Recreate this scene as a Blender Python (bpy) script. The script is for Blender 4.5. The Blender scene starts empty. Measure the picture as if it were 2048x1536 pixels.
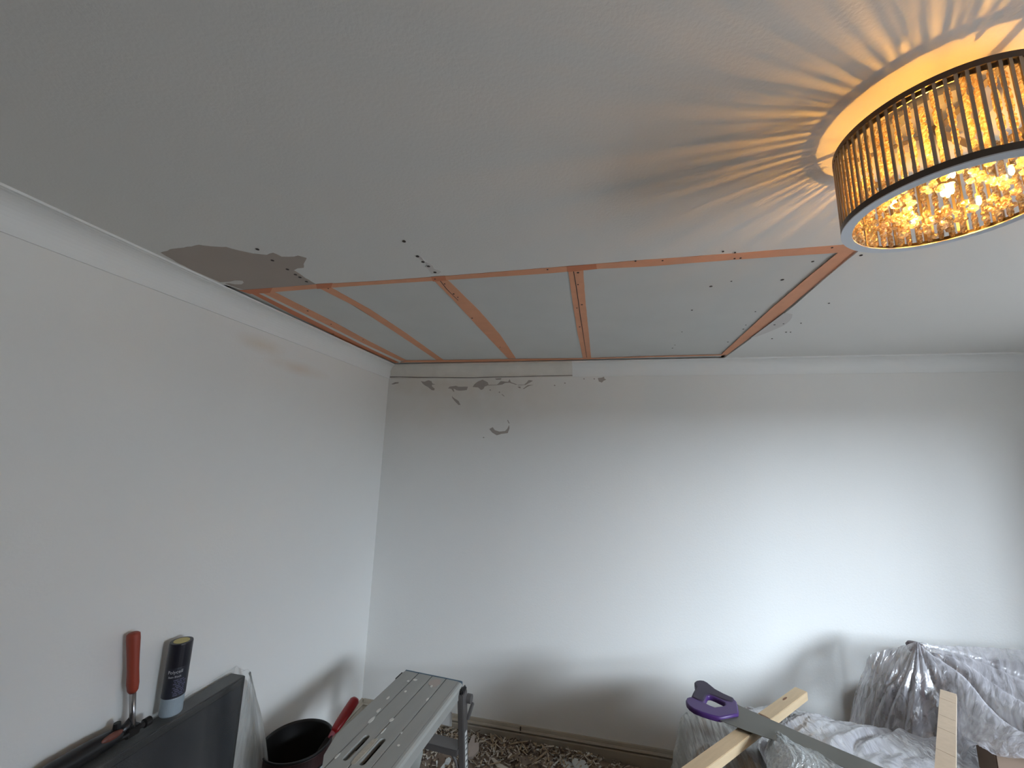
import bpy, bmesh, math, random
from mathutils import Vector, Matrix, noise

# ------------------------------------------------------------------ camera
YAW, PITCH, ROLL, FPX = 0.2099, 0.1756, 0.0293, 799.114
D, A, C, H = 2.7378, 1.5447, 0.0866, 2.4          # back wall y, left wall -x, cove size, ceiling z
CAM = Vector((0, 0, 1.7631))
XR, YF = 3.0, -2.3                                 # right wall x, front wall y
S = bpy.context.scene
COL = S.collection
_f = Vector((-math.sin(YAW) * math.cos(PITCH), math.cos(YAW) * math.cos(PITCH), math.sin(PITCH)))
_r = Vector((math.cos(YAW), math.sin(YAW), 0)); _u = _r.cross(_f)
_c, _s = math.cos(ROLL), math.sin(ROLL)
RX = _c * _r + _s * _u; RY = -_s * _r + _c * _u
cd = bpy.data.cameras.new('camera'); cam = bpy.data.objects.new('camera', cd); COL.objects.link(cam)
cam.matrix_world = Matrix(((RX.x, RY.x, -_f.x, CAM.x), (RX.y, RY.y, -_f.y, CAM.y), (RX.z, RY.z, -_f.z, CAM.z), (0, 0, 0, 1)))
cd.sensor_width = 36; cd.lens = FPX / 2048 * 36; cd.clip_start = .02
S.camera = cam

def at(px, py, ax, v):
    """point where the sight line of photo pixel (px,py) meets the plane ax = v"""
    d = RX * ((px - 1024) / FPX) - RY * ((py - 768) / FPX) + _f
    i = 'xyz'.index(ax)
    return CAM + d * ((v - CAM[i]) / d[i])

# ------------------------------------------------------------------ light, world, exposure
w = bpy.data.worlds.new('world'); S.world = w; w.use_nodes = True
nt = w.node_tree; bg = nt.nodes['Background']
tc = nt.nodes.new('ShaderNodeTexCoord'); sx = nt.nodes.new('ShaderNodeSeparateXYZ'); cr = nt.nodes.new('ShaderNodeValToRGB')
mr = nt.nodes.new('ShaderNodeMapRange'); mr.inputs[1].default_value = -1; mr.inputs[2].default_value = 1
nt.links.new(tc.outputs['Generated'], sx.inputs[0]); nt.links.new(sx.outputs['Z'], mr.inputs[0]); nt.links.new(mr.outputs[0], cr.inputs[0])
cr.color_ramp.elements[0].position = .47; cr.color_ramp.elements[0].color = (.95, .98, 1.02, 1)
cr.color_ramp.elements[1].position = .55; cr.color_ramp.elements[1].color = (.62, .74, .95, 1)
nt.links.new(cr.outputs[0], bg.inputs[0]); bg.inputs[1].default_value = 2.35

def area(name, loc, target, sx_, sy_, power, col):
    l = bpy.data.lights.new(name, 'AREA'); l.shape = 'RECTANGLE'; l.size = sx_; l.size_y = sy_; l.energy = power; l.color = col
    o = bpy.data.objects.new(name, l); COL.objects.link(o); o.location = loc
    o.rotation_euler = (Vector(target) - Vector(loc)).to_track_quat('-Z', 'Y').to_euler()
    return o
area('sky_light', (5.6, -2.15, 3.0), (2.1, 1.6, 1.1), 2.2, 1.9, 660, (.76, .88, 1.0))
area('ceiling_fill_light', (4.25, .2, .25), (2.6, 1.0, 1.8), 3.2, 1.5, 92, (.86, .93, 1.0))  # added fill lamp outside the window, shines up to brighten the ceiling
S.view_settings.view_transform = 'Standard'; S.view_settings.look = 'None'
S.view_settings.gamma = 1; S.view_settings.use_curve_mapping = False
S.view_settings.exposure = 1.04
S.cycles.diffuse_bounces = 5; S.cycles.max_bounces = 10; S.cycles.transparent_max_bounces = 24
S.cycles.sample_clamp_indirect = 6; S.cycles.caustics_reflective = False; S.cycles.caustics_refractive = False

# ------------------------------------------------------------------ materials
def mat(name, col, rough=.6, metal=0., spec=.5, var=0., vscale=8., bump=0., bscale=60., stretch=None, emit=None, es=0., alpha=None):
    m = bpy.data.materials.new(name); m.use_nodes = True; n = m.node_tree; b = n.nodes['Principled BSDF']
    b.inputs['Base Color'].default_value = (*col, 1); b.inputs['Roughness'].default_value = rough
    b.inputs['Metallic'].default_value = metal; b.inputs['Specular IOR Level'].default_value = spec
    t = n.nodes.new('ShaderNodeTexCoord'); mp = n.nodes.new('ShaderNodeMapping'); n.links.new(t.outputs['Object'], mp.inputs[0])
    if stretch: mp.inputs['Scale'].default_value = stretch
    if var:
        nz = n.nodes.new('ShaderNodeTexNoise'); nz.inputs['Scale'].default_value = vscale; nz.inputs['Detail'].default_value = 5
        n.links.new(mp.outputs[0], nz.inputs[0])
        mx = n.nodes.new('ShaderNodeMix'); mx.data_type = 'RGBA'
        mx.inputs[6].default_value = (*[c * (1 - var) for c in col], 1); mx.inputs[7].default_value = (*[min(1, c * (1 + var)) for c in col], 1)
        n.links.new(nz.outputs[0], mx.inputs[0]); n.links.new(mx.outputs[2], b.inputs['Base Color'])
    if bump:
        nb = n.nodes.new('ShaderNodeTexNoise'); nb.inputs['Scale'].default_value = bscale; nb.inputs['Detail'].default_value = 6
        n.links.new(mp.outputs[0], nb.inputs[0]); bp = n.nodes.new('ShaderNodeBump'); bp.inputs['Strength'].default_value = bump
        bp.inputs['Distance'].default_value = .002
        n.links.new(nb.outputs[0], bp.inputs['Height']); n.links.new(bp.outputs[0], b.inputs['Normal'])
    if emit: b.inputs['Emission Color'].default_value = (*emit, 1); b.inputs['Emission Strength'].default_value = es
    return m

def stain(m, spots):
    """soft-edged stains: spots = (x,y,z, rx,ry,rz, colour, strength)"""
    n = m.node_tree; b = n.nodes['Principled BSDF']; t = n.nodes.new('ShaderNodeTexCoord')
    src = b.inputs['Base Color'].links[0].from_socket if b.inputs['Base Color'].links else None
    nz = n.nodes.new('ShaderNodeTexNoise'); nz.inputs['Scale'].default_value = 9; nz.inputs['Detail'].default_value = 3
    n.links.new(t.outputs['Object'], nz.inputs[0])
    for (x, y, z, rx, ry, rz, col, st) in spots:
        mp = n.nodes.new('ShaderNodeMapping'); mp.vector_type = 'POINT'
        mp.inputs['Location'].default_value = (-x / rx, -y / ry, -z / rz); mp.inputs['Scale'].default_value = (1 / rx, 1 / ry, 1 / rz)
        n.links.new(t.outputs['Object'], mp.inputs[0])
        g = n.nodes.new('ShaderNodeTexGradient'); g.gradient_type = 'SPHERICAL'; n.links.new(mp.outputs[0], g.inputs[0])
        ma = n.nodes.new('ShaderNodeMath'); ma.operation = 'MULTIPLY'; n.links.new(g.outputs['Fac'], ma.inputs[0]); n.links.new(nz.outputs[0], ma.inputs[1])
        mb = n.nodes.new('ShaderNodeMath'); mb.operation = 'MULTIPLY'; mb.use_clamp = True; n.links.new(ma.outputs[0], mb.inputs[0]); mb.inputs[1].default_value = st
        mx = n.nodes.new('ShaderNodeMix'); mx.data_type = 'RGBA'; n.links.new(mb.outputs[0], mx.inputs[0])
        if src: n.links.new(src, mx.inputs[6])
        else: mx.inputs[6].default_value = b.inputs['Base Color'].default_value
        mx.inputs[7].default_value = (*col, 1); src = mx.outputs[2]
    n.links.new(src, b.inputs['Base Color'])

WALL = (.75, .745, .72)
M_ceil = mat('ceiling_paint', (.71, .705, .675), .75, var=.025, vscale=2.5, bump=.25, bscale=140)
M_wl = mat('wall_paint_left', WALL, .7, var=.02, vscale=2, bump=.25, bscale=120)
M_wb = mat('wall_paint_back', WALL, .62, var=.02, vscale=2, bump=.25, bscale=120)
M_wall = mat('wall_paint', WALL, .7, var=.02, vscale=2)
M_cove = mat('cove_paint', (.76, .77, .755), .6, var=.02, vscale=3)
M_cove_old = mat('cove_stained', (.67, .65, .595), .8, var=.10, vscale=14, bump=.4, bscale=70)
M_board = mat('plasterboard', (.60, .605, .58), .85, var=.05, vscale=5, bump=.1)
M_tape = mat('orange_tape', (.72, .33, .18), .6, var=.10, vscale=18, bump=.3, bscale=200)
M_tape_dk = mat('orange_tape_double', (.60, .20, .085), .6, var=.10, vscale=18)
M_patch = mat('bare_plaster_brown', (.40, .345, .30), .9, var=.05, vscale=7)
M_patchg = mat('bare_plaster_grey', (.36, .325, .295), .9, var=.10, vscale=30)
M_patchl = mat('bare_plaster_pale', (.60, .575, .55), .9, var=.05, vscale=20)
M_pale = mat('filler_pale', (.66, .645, .60), .9)
M_dark = mat('gap_dark', (.035, .025, .02), .9)
M_hole = mat('nail_hole_dark', (.05, .04, .035), .9)
M_skirt = mat('aged_skirting_paint', (.36, .315, .25), .6, var=.12, vscale=12, bump=.3, bscale=40)
M_floor = mat('dusty_floor', (.22, .165, .125), .9, var=.35, vscale=22, bump=.6, bscale=40)
M_white = mat('white_frame', (.8, .8, .8), .4)
stain(M_wl, [(*at(525, 690, 'x', -A), .1, .17, .05, (.66, .55, .42), 1.0), (*at(600, 738, 'x', -A), .1, .26, .045, (.66, .52, .40), .8)])
stain(M_wb, [(-.9, D, 2.15, 1.0, .1, .30, (.62, .58, .50), .8), (*at(900, 770, 'y', D), .75, .1, .10, (.60, .55, .46), .9)])

# ------------------------------------------------------------------ mesh helpers
def obj(name, me, m=None, parent=None, label=None, cat=None, group=None, kind=None, smooth=False):
    if isinstance(me, bmesh.types.BMesh):
        bm = me; me = bpy.data.meshes.new(name); bm.normal_update(); bm.to_mesh(me); bm.free()
    o = bpy.data.objects.new(name, me); COL.objects.link(o)
    if m and not me.materials: me.materials.append(m)
    if smooth:
        for p in me.polygons: p.use_smooth = True
    if parent:
        o.parent = parent; o.matrix_parent_inverse = Matrix.Translation(-parent.location) if parent.type == 'EMPTY' else Matrix()
    tag(o, label, cat, group, kind)
    return o
def tag(o, label=None, cat=None, group=None, kind=None):
    if label: o['label'] = label
    if cat: o['category'] = cat
    if group: o['group'] = group
    if kind: o['kind'] = kind
    return o
def thing(name, label, cat, loc, group=None):
    o = bpy.data.objects.new(name, None); COL.objects.link(o); o.location = loc; o.empty_display_size = .05
    return tag(o, label, cat, group)
def box(bm, a, b, bev=0.):
    a = Vector(a); b = Vector(b)
    r = bmesh.ops.create_cube(bm, size=1)['verts']
    for v in r: v.co = Vector(((a[i] + b[i]) / 2 + v.co[i] * abs(b[i] - a[i]) for i in range(3)))
    if bev:
        es = list({e for v in r for e in v.link_edges})
        bmesh.ops.bevel(bm, geom=es, offset=bev, segments=2, affect='EDGES')
    return bm
def B(a, b, bev=0.): return box(bmesh.new(), a, b, bev)
def beam(bm, p, q, wd, ht, up=(0, 0, 1), bev=0.):
    """rectangular bar from p to q"""
    p = Vector(p); q = Vector(q); d = (q - p); L = d.length; d.normalize()
    u = Vector(up); s = d.cross(u).normalized(); u = s.cross(d).normalized()
    r = bmesh.ops.create_cube(bm, size=1)['verts']
    if bev:
        for v in r: v.co = Vector((v.co.x * wd, v.co.y * L, v.co.z * ht))
        es = list({e for v in r for e in v.link_edges})
        n0 = set(bm.verts) - set(r)
        bmesh.ops.bevel(bm, geom=es, offset=bev, segments=2, affect='EDGES')
        r = [v for v in bm.verts if v not in n0]
        for v in r: v.co = (p + q) / 2 + s * v.co.x + d * v.co.y + u * v.co.z
    else:
        for v in r: v.co = (p + q) / 2 + s * (v.co.x * wd) + d * (v.co.y * L) + u * (v.co.z * ht)
    return bm
def tube(bm, pts, rad, n=10, cap=True):
    pts = [Vector(p) for p in pts]; rings = []
    for i, p in enumerate(pts):
        d = (pts[min(i + 1, len(pts) - 1)] - pts[max(i - 1, 0)]).normalized()
        a = Vector((0, 0, 1)) if abs(d.z) < .9 else Vector((1, 0, 0))
        s = d.cross(a).normalized(); u = s.cross(d)
        r = rad[i] if isinstance(rad, (list, tuple)) else rad
        rr = r if isinstance(r, (list, tuple)) else (r, r)
        rings.append([bm.verts.new(p + s * math.cos(2 * math.pi * k / n) * rr[0] + u * math.sin(2 * math.pi * k / n) * rr[1]) for k in range(n)])
    for a, b in zip(rings, rings[1:]):
        for k in range(n): bm.faces.new((a[k], a[(k + 1) % n], b[(k + 1) % n], b[k]))
    if cap: bm.faces.new(rings[0][::-1]); bm.faces.new(rings[-1])
    return bm
def lathe(bm, prof, c=(0, 0, 0), n=48, close=False):
    rings = []
    for r, z in prof:
        rings.append([bm.verts.new((c[0] + r * math.cos(2 * math.pi * k / n), c[1] + r * math.sin(2 * math.pi * k / n), c[2] + z)) for k in range(n)])
    pr = list(zip(rings, rings[1:])) + ([(rings[-1], rings[0])] if close else [])
    for a, b in pr:
        for k in range(n): bm.faces.new((a[k], a[(k + 1) % n], b[(k + 1) % n], b[k]))
    if not close:
        if prof[0][0] > 1e-4: bm.faces.new(rings[0][::-1])
        if prof[-1][0] > 1e-4: bm.faces.new(rings[-1])
    return bm
def plate_mesh(name, loops, th, bevel=0.):
    """flat plate in XY with holes, extruded th in z (centred on 0)"""
    cu = bpy.data.curves.new(name, 'CURVE'); cu.dimensions = '2D'; cu.fill_mode = 'BOTH'; cu.extrude = th / 2 - bevel
    cu.bevel_depth = bevel; cu.offset = -bevel; cu.bevel_resolution = 2
    for lp in loops:
        sp = cu.splines.new('POLY'); sp.points.add(len(lp) - 1); sp.use_cyclic_u = True
        for p, q in zip(sp.points, lp): p.co = (q[0], q[1], 0, 1)
    o = bpy.data.objects.new('tmp', cu); COL.objects.link(o)
    dg = bpy.context.evaluated_depsgraph_get(); me = bpy.data.meshes.new_from_object(o.evaluated_get(dg)); me.name = name
    bpy.data.objects.remove(o); bpy.data.curves.remove(cu)
    me.materials.clear()
    return me
def xf(me, M):
    me.transform(M); return me
def text_mesh(body, size, depth=.0004):
    cu = bpy.data.curves.new('t', 'FONT'); cu.body = body; cu.size = size; cu.extrude = depth; cu.align_x = 'CENTER'; cu.align_y = 'CENTER'
    o = bpy.data.objects.new('tmp', cu); COL.objects.link(o)
    dg = bpy.context.evaluated_depsgraph_get(); me = bpy.data.meshes.new_from_object(o.evaluated_get(dg))
    bpy.data.objects.remove(o); bpy.data.curves.remove(cu); me.materials.clear()
    return me
rnd = random.Random(4)

# ------------------------------------------------------------------ room shell
X0 = -A - .1
floor = obj('floor', B((X0, YF - .1, -.1), (XR + .2, D + .1, 0)), M_floor, kind='structure')
wl = obj('wall_left', B((X0, YF, 0), (-A, D, H + .3)), M_wl, kind='structure')
wb = obj('wall_back', B((X0, D, 0), (XR + .2, D + .1, H + .3)), M_wb, kind='structure')
obj('wall_front', B((X0, YF - .1, 0), (XR + .2, YF, H + .3)), mat('front_wall_dark', (.06, .055, .05), .8), kind='structure')
WY0, WY1, WZ0, WZ1 = -.88, 1.2, .85, 2.15
bm = B((XR, YF, 0), (XR + .25, WY0, H + .3)); box(bm, (XR, WY1, 0), (XR + .25, D, H + .3))
box(bm, (XR, WY0, 0), (XR + .25, WY1, WZ0)); box(bm, (XR, WY0, WZ1), (XR + .25, WY1, H + .3))
obj('wall_right', bm, mat('right_wall_paint', (.50, .50, .49), .8), kind='structure')
win = thing('window_1', None, None, (XR + .15, (WY0 + WY1) / 2, WZ0)); win['kind'] = 'structure'
bm = bmesh.new()
for (a, b) in (((WY0, WZ0), (WY1, WZ0 + .05)), ((WY0, WZ1 - .05), (WY1, WZ1)), ((WY0, WZ0), (WY0 + .05, WZ1)), ((WY1 - .05, WZ0), (WY1, WZ1)), ((.37, WZ0), (.43, WZ1))):
    box(bm, (XR + .12, a[0], a[1]), (XR + .17, b[0], b[1]))
obj('window_frame', bm, M_white, win)
M_pane = bpy.data.materials.new('pane'); M_pane.use_nodes = True; n = M_pane.node_tree
tr = n.nodes.new('ShaderNodeBsdfTransparent'); gl = n.nodes.new('ShaderNodeBsdfGlossy'); gl.inputs['Roughness'].default_value = .02; mx = n.nodes.new('ShaderNodeMixShader'); mx.inputs[0].default_value = .05
n.links.new(tr.outputs[0], mx.inputs[1]); n.links.new(gl.outputs[0], mx.inputs[2]); n.links.new(mx.outputs[0], n.nodes['Material Output'].inputs[0])
for y0, y1 in ((WY0 + .05, .37), (.43, WY1 - .05)):
    obj('pane', B((XR + .143, y0, WZ0 + .05), (XR + .147, y1, WZ1 - .05)), M_pane, win)
obj('window_sill', B((XR - .06, WY0 - .05, WZ0 - .03), (XR + .12, WY1 + .05, WZ0)), M_white, win)

# ceiling with the cut-out
def cp(px, py, z=H): return at(px, py, 'z', z)
xl = -A + C; yb = D - .0838
h_near = [cp(476, 578), cp(622, 572), cp(740, 565.5), cp(866, 556.5), cp(1000, 548), cp(1140, 538), cp(1300, 526.5), cp(1500, 511), cp(1712, 496)]
h_right = [cp(1717.5, 502), cp(1690, 524), cp(1660, 549), cp(1624, 580), cp(1590, 610), cp(1544.4, 646.5), cp(1500, 679), cp(1454, 712)]
hole = [(p.x, p.y) for p in h_near] + [(p.x, p.y) for p in h_right] + [(h_right[-1].x, yb + .03), (xl - .03, yb + .03), (xl - .03, h_near[0].y - .05), (cp(440, 564.5).x, h_near[0].y - .04)]
outer = [(X0, YF), (XR + .1, YF), (XR + .1, D), (X0, D)]
me = xf(plate_mesh('ceiling', [outer, hole], .012), Matrix.Translation((0, 0, H + .006)))
ceil = obj('ceiling', me, M_ceil, kind='structure')
obj('roof_void', B((X0, YF, H + .06), (XR + .1, D, H + .2)), M_dark, ceil)

def poly(name, pts, zoff, m, parent, th=.0012, plane='z'):
    """thin ragged-edged slab hugging the ceiling (z) or back wall (y)"""
    if plane == 'z':
        me = xf(plate_mesh(name, [[(p.x, p.y) for p in pts]], th), Matrix.Translation((0, 0, H + zoff)))
    else:
        me = plate_mesh(name, [[(p.x, p.z) for p in pts]], th)
        me.transform(Matrix(((1, 0, 0, 0), (0, 0, 1, D + zoff), (0, 1, 0, 0), (0, 0, 0, 1))))
    return obj(name, me, m, parent)
def ragged(pts, step, amp, seed=0):
    out = []; n = len(pts)
    for i in range(n):
        a = pts[i]; b = pts[(i + 1) % n]; k = max(1, int((b - a).length / step))
        for j in range(k):
            p = a.lerp(b, j / k); out.append(p + Vector(noise.noise_vector(p * 60 + Vector((seed, 0, 0)))) * amp)
    return out
# plasterboard panels
gapx = [xl - .02, cp(640, 574).x, cp(875, 557).x, cp(1151, 540).x, cp(1699, 500).x]
gapx2 = [xl - .02, cp(882, 723).x, cp(1024, 719).x, cp(1174, 718.5).x, cp(1449, 712).x]
yn = cp(1000, 548).y - .02
for i in range(4):
    a, b, c, d = gapx[i] + .002, gapx[i + 1] - .002, gapx2[i + 1] - .002, gapx2[i] + .002
    if i == 3: b -= .004; c -= .004
    pts = [Vector((a, yn, 0)), Vector((b, yn, 0)), Vector((c, yb + .02, 0)), Vector((d, yb + .02, 0))]
    poly('plasterboard_panel', pts, .014, M_board, ceil, .010)
def strip(name, le, ri, z, m, seed, amp=.0015):
    pts = [cp(*p) for p in le] + [cp(*p) for p in reversed(ri)]
    return poly(name, ragged(pts, .03, amp, seed), z, m, ceil, .0012)
ZT = .0080
near_t = [(474, 579.5), (487.5, 580), (622, 569), (739.5, 562.5), (865.5, 553.7), (900, 551), (1100, 535), (1140, 532), (1271, 521), (1465, 506.7), (1690, 489), (1712, 492)]
near_b = [(500, 584), (543, 584), (631, 577), (739.5, 569.5), (868.4, 561), (900, 559), (1100, 546), (1195, 537), (1290, 532.7), (1465, 519), (1681, 504.4), (1712, 500)]
strip('joint_tape', [(628, 575), (710, 616), (790, 667), (874, 722.7)], [(651.6, 573.3), (739.5, 621.6), (812, 669), (889, 723.6)], ZT, M_tape, 1)
strip('joint_tape', [(861.5, 558.6), (905.5, 602.6), (960, 661), (1016.4, 719.5)], [(888, 556.5), (960.4, 626.8), (1000, 672), (1031.8, 719)], ZT, M_tape, 2)
strip('joint_tape', [(1136.2, 543.3), (1147, 620), (1155, 668), (1165.8, 719)], [(1165.9, 539), (1171.4, 611.4), (1177, 665), (1182.3, 719)], ZT, M_tape, 3)
strip('joint_tape', [(470, 574), (600, 640), (700, 689), (790, 728)], [(512, 587), (640, 650), (720, 690), (798, 727)], ZT, M_tape_dk, 4)
strip('joint_tape', [(519, 587), (646, 650), (726, 690), (801, 724)], [(543, 585), (660, 643), (740, 686), (812.7, 722.7)], ZT, M_tape, 5)
poly('board_edge', [cp(511, 587), cp(640, 650), cp(720, 690), cp(797, 726), cp(802, 724), cp(726, 689), cp(647, 649), cp(520, 587)], ZT - .0008, M_pale, ceil, .0008)
strip('joint_tape', [(1717, 502.5), (1690, 524), (1624, 578.5), (1544.4, 644.5), (1500, 677), (1454, 711)], [(1681, 504.4), (1608, 563.8), (1544, 617.8), (1500, 658), (1443, 710)], .0048, M_tape, 6, .001)
strip('joint_tape', [(813, 722.5), (886.6, 722), (1031.8, 719.6), (1182, 718), (1300, 714.3), (1445, 711)], [(800, 726.5), (971, 725.5), (1171.6, 720.3), (1300, 716.3), (1452, 712.6)], ZT - .002, M_tape, 7, .001)
strip('joint_tape', near_t, near_b, -.0008, M_tape, 8)
for q in ([(632, 567.5), (665, 565.5), (662, 575), (634, 577)], [(862, 553), (890, 551), (893, 560), (866, 562)], [(1133, 532), (1192, 527.5), (1194, 537), (1136, 543)], [(478, 580), (545, 575), (540, 585), (500, 587)]):
    poly('joint_tape', [cp(*p) for p in q], -.0016, M_tape_dk, ceil, .0008)
def crack(name, pts, wd, m, parent, zoff, plane='z'):
    P = [cp(*p) if plane == 'z' else at(*p, 'y', D) for p in pts]; L = []; R_ = []
    for i, p in enumerate(P):
        d = (P[min(i + 1, len(P) - 1)] - P[max(i - 1, 0)]).normalized()
        s = Vector((-d.y, d.x, 0)) if plane == 'z' else Vector((-d.z, 0, d.x))
        k = wd * (.6 + .8 * abs(noise.noise(p * 13)))
        L.append(p + s * k); R_.append(p - s * k)
    return poly(name, L + R_[::-1], zoff, m, parent, .0008, plane)
crack('tape_crease', [(1146, 540), (1151.6, 571.8), (1157, 607), (1160.4, 633.4), (1166, 668), (1173.5, 716.9)], .0016, M_hole, ceil, ZT - .0008)
crack('tape_crease', [(877, 561), (892.3, 580.6), (905.5, 593.8), (916, 604)], .0016, M_hole, ceil, ZT - .0008)
# bare patches on the ceiling
def Z(c, s, ox, oy): return [(ox + x / s, oy + y / s) for x, y in c]
big = Z([(75, 222), (120, 212), (135, 200), (225, 190), (335, 170), (420, 180), (520, 185), (600, 205), (700, 228), (800, 240), (835, 222), (870, 235), (900, 250), (985, 250), (1010, 242), (1068, 258), (1050, 300), (1052, 325), (1010, 330), (985, 342), (1020, 365), (1060, 395), (1130, 436), (900, 457), (760, 468), (640, 476), (505, 432), (400, 390), (290, 340), (180, 285)], 3.413, 300, 440)
poly('bare_patch', ragged([cp(*p) for p in big], .015, .003, 3), -.0005, M_patch, ceil, .001)
poly('filler_spot', ragged([cp(*p) for p in Z([(470, 422), (545, 418), (580, 410), (632, 412), (640, 425), (625, 436), (580, 436), (540, 428), (500, 432)], 3.413, 300, 440)], .02, .001), -.0015, M_pale, ceil, .001)
poly('bare_patch', ragged([cp(*p) for p in Z([(135, 325), (190, 330), (225, 370), (300, 410), (310, 440), (380, 470), (350, 490), (285, 490), (260, 450), (230, 425), (245, 400), (190, 360)], 4.551, 800, 440)], .012, .001), -.0005, M_patchl, ceil, .001)
poly('bare_patch', [cp(*p) for p in Z([(1640, 488), (1735, 500), (1728, 540), (1705, 575), (1670, 605), (1630, 632), (1580, 655), (1450, 710), (1330, 755), (1258, 776), (1400, 668), (1530, 570)], 5.689, 1280, 540)], -.0005, M_patchl, ceil, .001)
def disc_mesh(r):
    bm = bmesh.new(); bmesh.ops.create_cone(bm, cap_ends=True, segments=10, radius1=r, radius2=r * .8, depth=.002)
    me = bpy.data.meshes.new('nail_hole'); bm.to_mesh(me); bm.free(); me.materials.append(M_hole); return me
hm = [disc_mesh(.0032), disc_mesh(.0045), disc_mesh(.006)]
def holes(lst, z, k=None):
    for i, p in enumerate(lst):
        o = bpy.data.objects.new('nail_hole', hm[(i * 7) % 2 if k is None else k]); COL.objects.link(o); o.parent = ceil
        o.location = cp(*p); o.location.z = H + z
holes([(515, 498), (545, 520), (575, 538), (591, 548.5), (600, 554), (613, 562.5), (808, 482), (835, 512), (846, 523), (857, 532), (870, 544)], -.001, 2)
holes([(1602, 646), (1572, 664), (1581, 664), (1544, 677), (1658, 606), (1722, 510), (1567, 647), (1549, 649)], -.001)
holes([(1422, 577), (1565, 564)], .009, 2)
holes([(1463, 567), (1384, 624), (1492, 653.5), (1487, 661.5), (1511, 627), (1456, 687), (1350, 693), (1345, 699), (1364, 667), (1626, 528)], .009)
holes([(889, 571.2), (907, 591), (915.4, 597.5), (944, 638.9), (1000, 696.6), (1156, 549), (1156, 572.5), (1163.7, 612.5), (1153.8, 619), (1159.3, 656.4), (662, 651), (615, 624.6), (726, 681.7), (666, 670), (656, 580)], ZT - .0008)
holes([(1664, 494), (1469, 516), (1481, 515), (1325, 520), (1446, 502), (1470, 504), (1271, 521), (1095, 538), (870, 557)], -.0018, 0)

# coves
def cove(name, p, q, inward, m, corner=True):
    """quarter hollow cove running p->q; inward = unit vector into the room"""
    p = Vector(p); q = Vector(q); iw = Vector(inward); prof = [(0, -C - .006), (.006, -C - .006), (.006, -C)]
    for k in range(0, 11):
        t = math.pi / 2 * k / 10
        prof.append((.006 + (C - .018) * (1 - math.cos(t)), -C + (C - .008) * math.sin(t)))
    prof += [(C - .012, -.007), (C, -.007), (C, 0), (0, 0)]
    bm = bmesh.new(); R0 = [bm.verts.new(p + iw * a + Vector((0, 0, b))) for a, b in prof]; R1 = [bm.verts.new(q + iw * a + Vector((0, 0, b))) for a, b in prof]
    n = len(prof)
    for k in range(n): bm.faces.new((R0[k], R0[(k + 1) % n], R1[(k + 1) % n], R1[k]))
    bm.faces.new(R0[::-1]); bm.faces.new(R1); bmesh.ops.recalc_face_normals(bm, faces=bm.faces)
    return obj(name, bm, m, kind='structure')
cove('trim_1', (-A, YF, H), (-A, D, H), (1, 0, 0), M_cove)
seam = at(1145, 751, 'y', D).x
cove('trim_2', (-A + .02, D, H), (seam, D, H), (0, -1, 0), M_cove_old)
cove('trim_3', (seam, D, H), (XR, D, H), (0, -1, 0), M_cove)
cove('trim_4', (XR, YF, H), (XR, D, H), (-1, 0, 0), M_cove)
# cracks and flaked paint on the back wall
crack('crack', [(781, 754.5), (800, 754.3), (835, 755.2), (870, 755.3), (905, 755.8), (940, 756), (985, 754.6), (1025, 754), (1075, 752.6), (1110, 752), (1145, 751.3)], .0024, M_dark, wb, -.009, 'y')
def wp(c, s, ox, oy, m=M_patchg, step=.012, amp=.0022):
    P = [at(x, y, 'y', D) for x, y in Z(c, s, ox, oy)]
    poly('flaked_patch', ragged(P, step, amp, len(c)), -.0006, m, wb, .001, 'y')
a_ = (11.378, 780, 730); b_ = (6.827, 940, 730)
wp([(700, 370), (790, 380), (880, 345), (945, 370), (960, 420), (1030, 440), (950, 450), (960, 490), (1020, 540), (1000, 575), (950, 570), (860, 500), (770, 450)], *a_)
wp([(1325, 530), (1360, 490), (1500, 475), (1560, 495), (1770, 495), (1750, 570), (1600, 585), (1510, 575), (1480, 550), (1440, 535), (1470, 610), (1440, 600), (1400, 545)], *a_)
wp([(1410, 700), (1440, 740), (1500, 780), (1560, 820), (1605, 910), (1560, 910), (1480, 830), (1420, 750)], *a_, amp=.001)
wp([(30, 435), (120, 390), (200, 390), (190, 420), (140, 425), (60, 445)], *a_, amp=.001)
wp([(35, 300), (60, 265), (110, 228), (170, 200), (240, 235), (255, 275), (200, 295), (180, 330), (150, 340), (110, 305)], *b_)
wp([(250, 272), (370, 268), (420, 220), (470, 225), (520, 230), (540, 195), (560, 235), (650, 268), (620, 268), (540, 242), (480, 245), (440, 268), (370, 275), (250, 280)], *b_, amp=.001)
wp([(650, 272), (740, 268), (775, 240), (800, 205), (860, 215), (820, 238), (760, 272), (660, 278)], *b_, amp=.001)
wp([(650, 295), (690, 295), (690, 320), (665, 312)], *b_, amp=.001)
wp([(720, 325), (790, 275), (870, 270), (800, 288), (740, 325)], *b_, amp=.001)
wp([(1745, 180), (1800, 172), (1830, 160), (1835, 185), (1860, 200), (1825, 215), (1800, 240), (1760, 225)], *b_, amp=.001)
wp([(265, 875), (310, 850), (340, 890), (400, 910), (480, 900), (510, 870), (535, 820), (540, 860), (515, 930), (430, 940), (365, 960), (300, 920)], *b_, amp=.001)
wp([(508, 752), (520, 752), (542, 800), (526, 795)], *b_, amp=.0003)
wp([(430, 400), (445, 400), (475, 430), (462, 428)], *b_, amp=.0003)
wp([(340, 185), (430, 180), (420, 200), (360, 202)], *b_, amp=.0006)
for (x, y) in ((185, 990), (1155, 280), (1295, 248), (1555, 190), (1695, 190), (275, 342), (400, 372)):
    wp([(x - 12, y), (x, y - 10), (x + 14, y - 2), (x + 4, y + 10)], *b_, amp=.0004)
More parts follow.
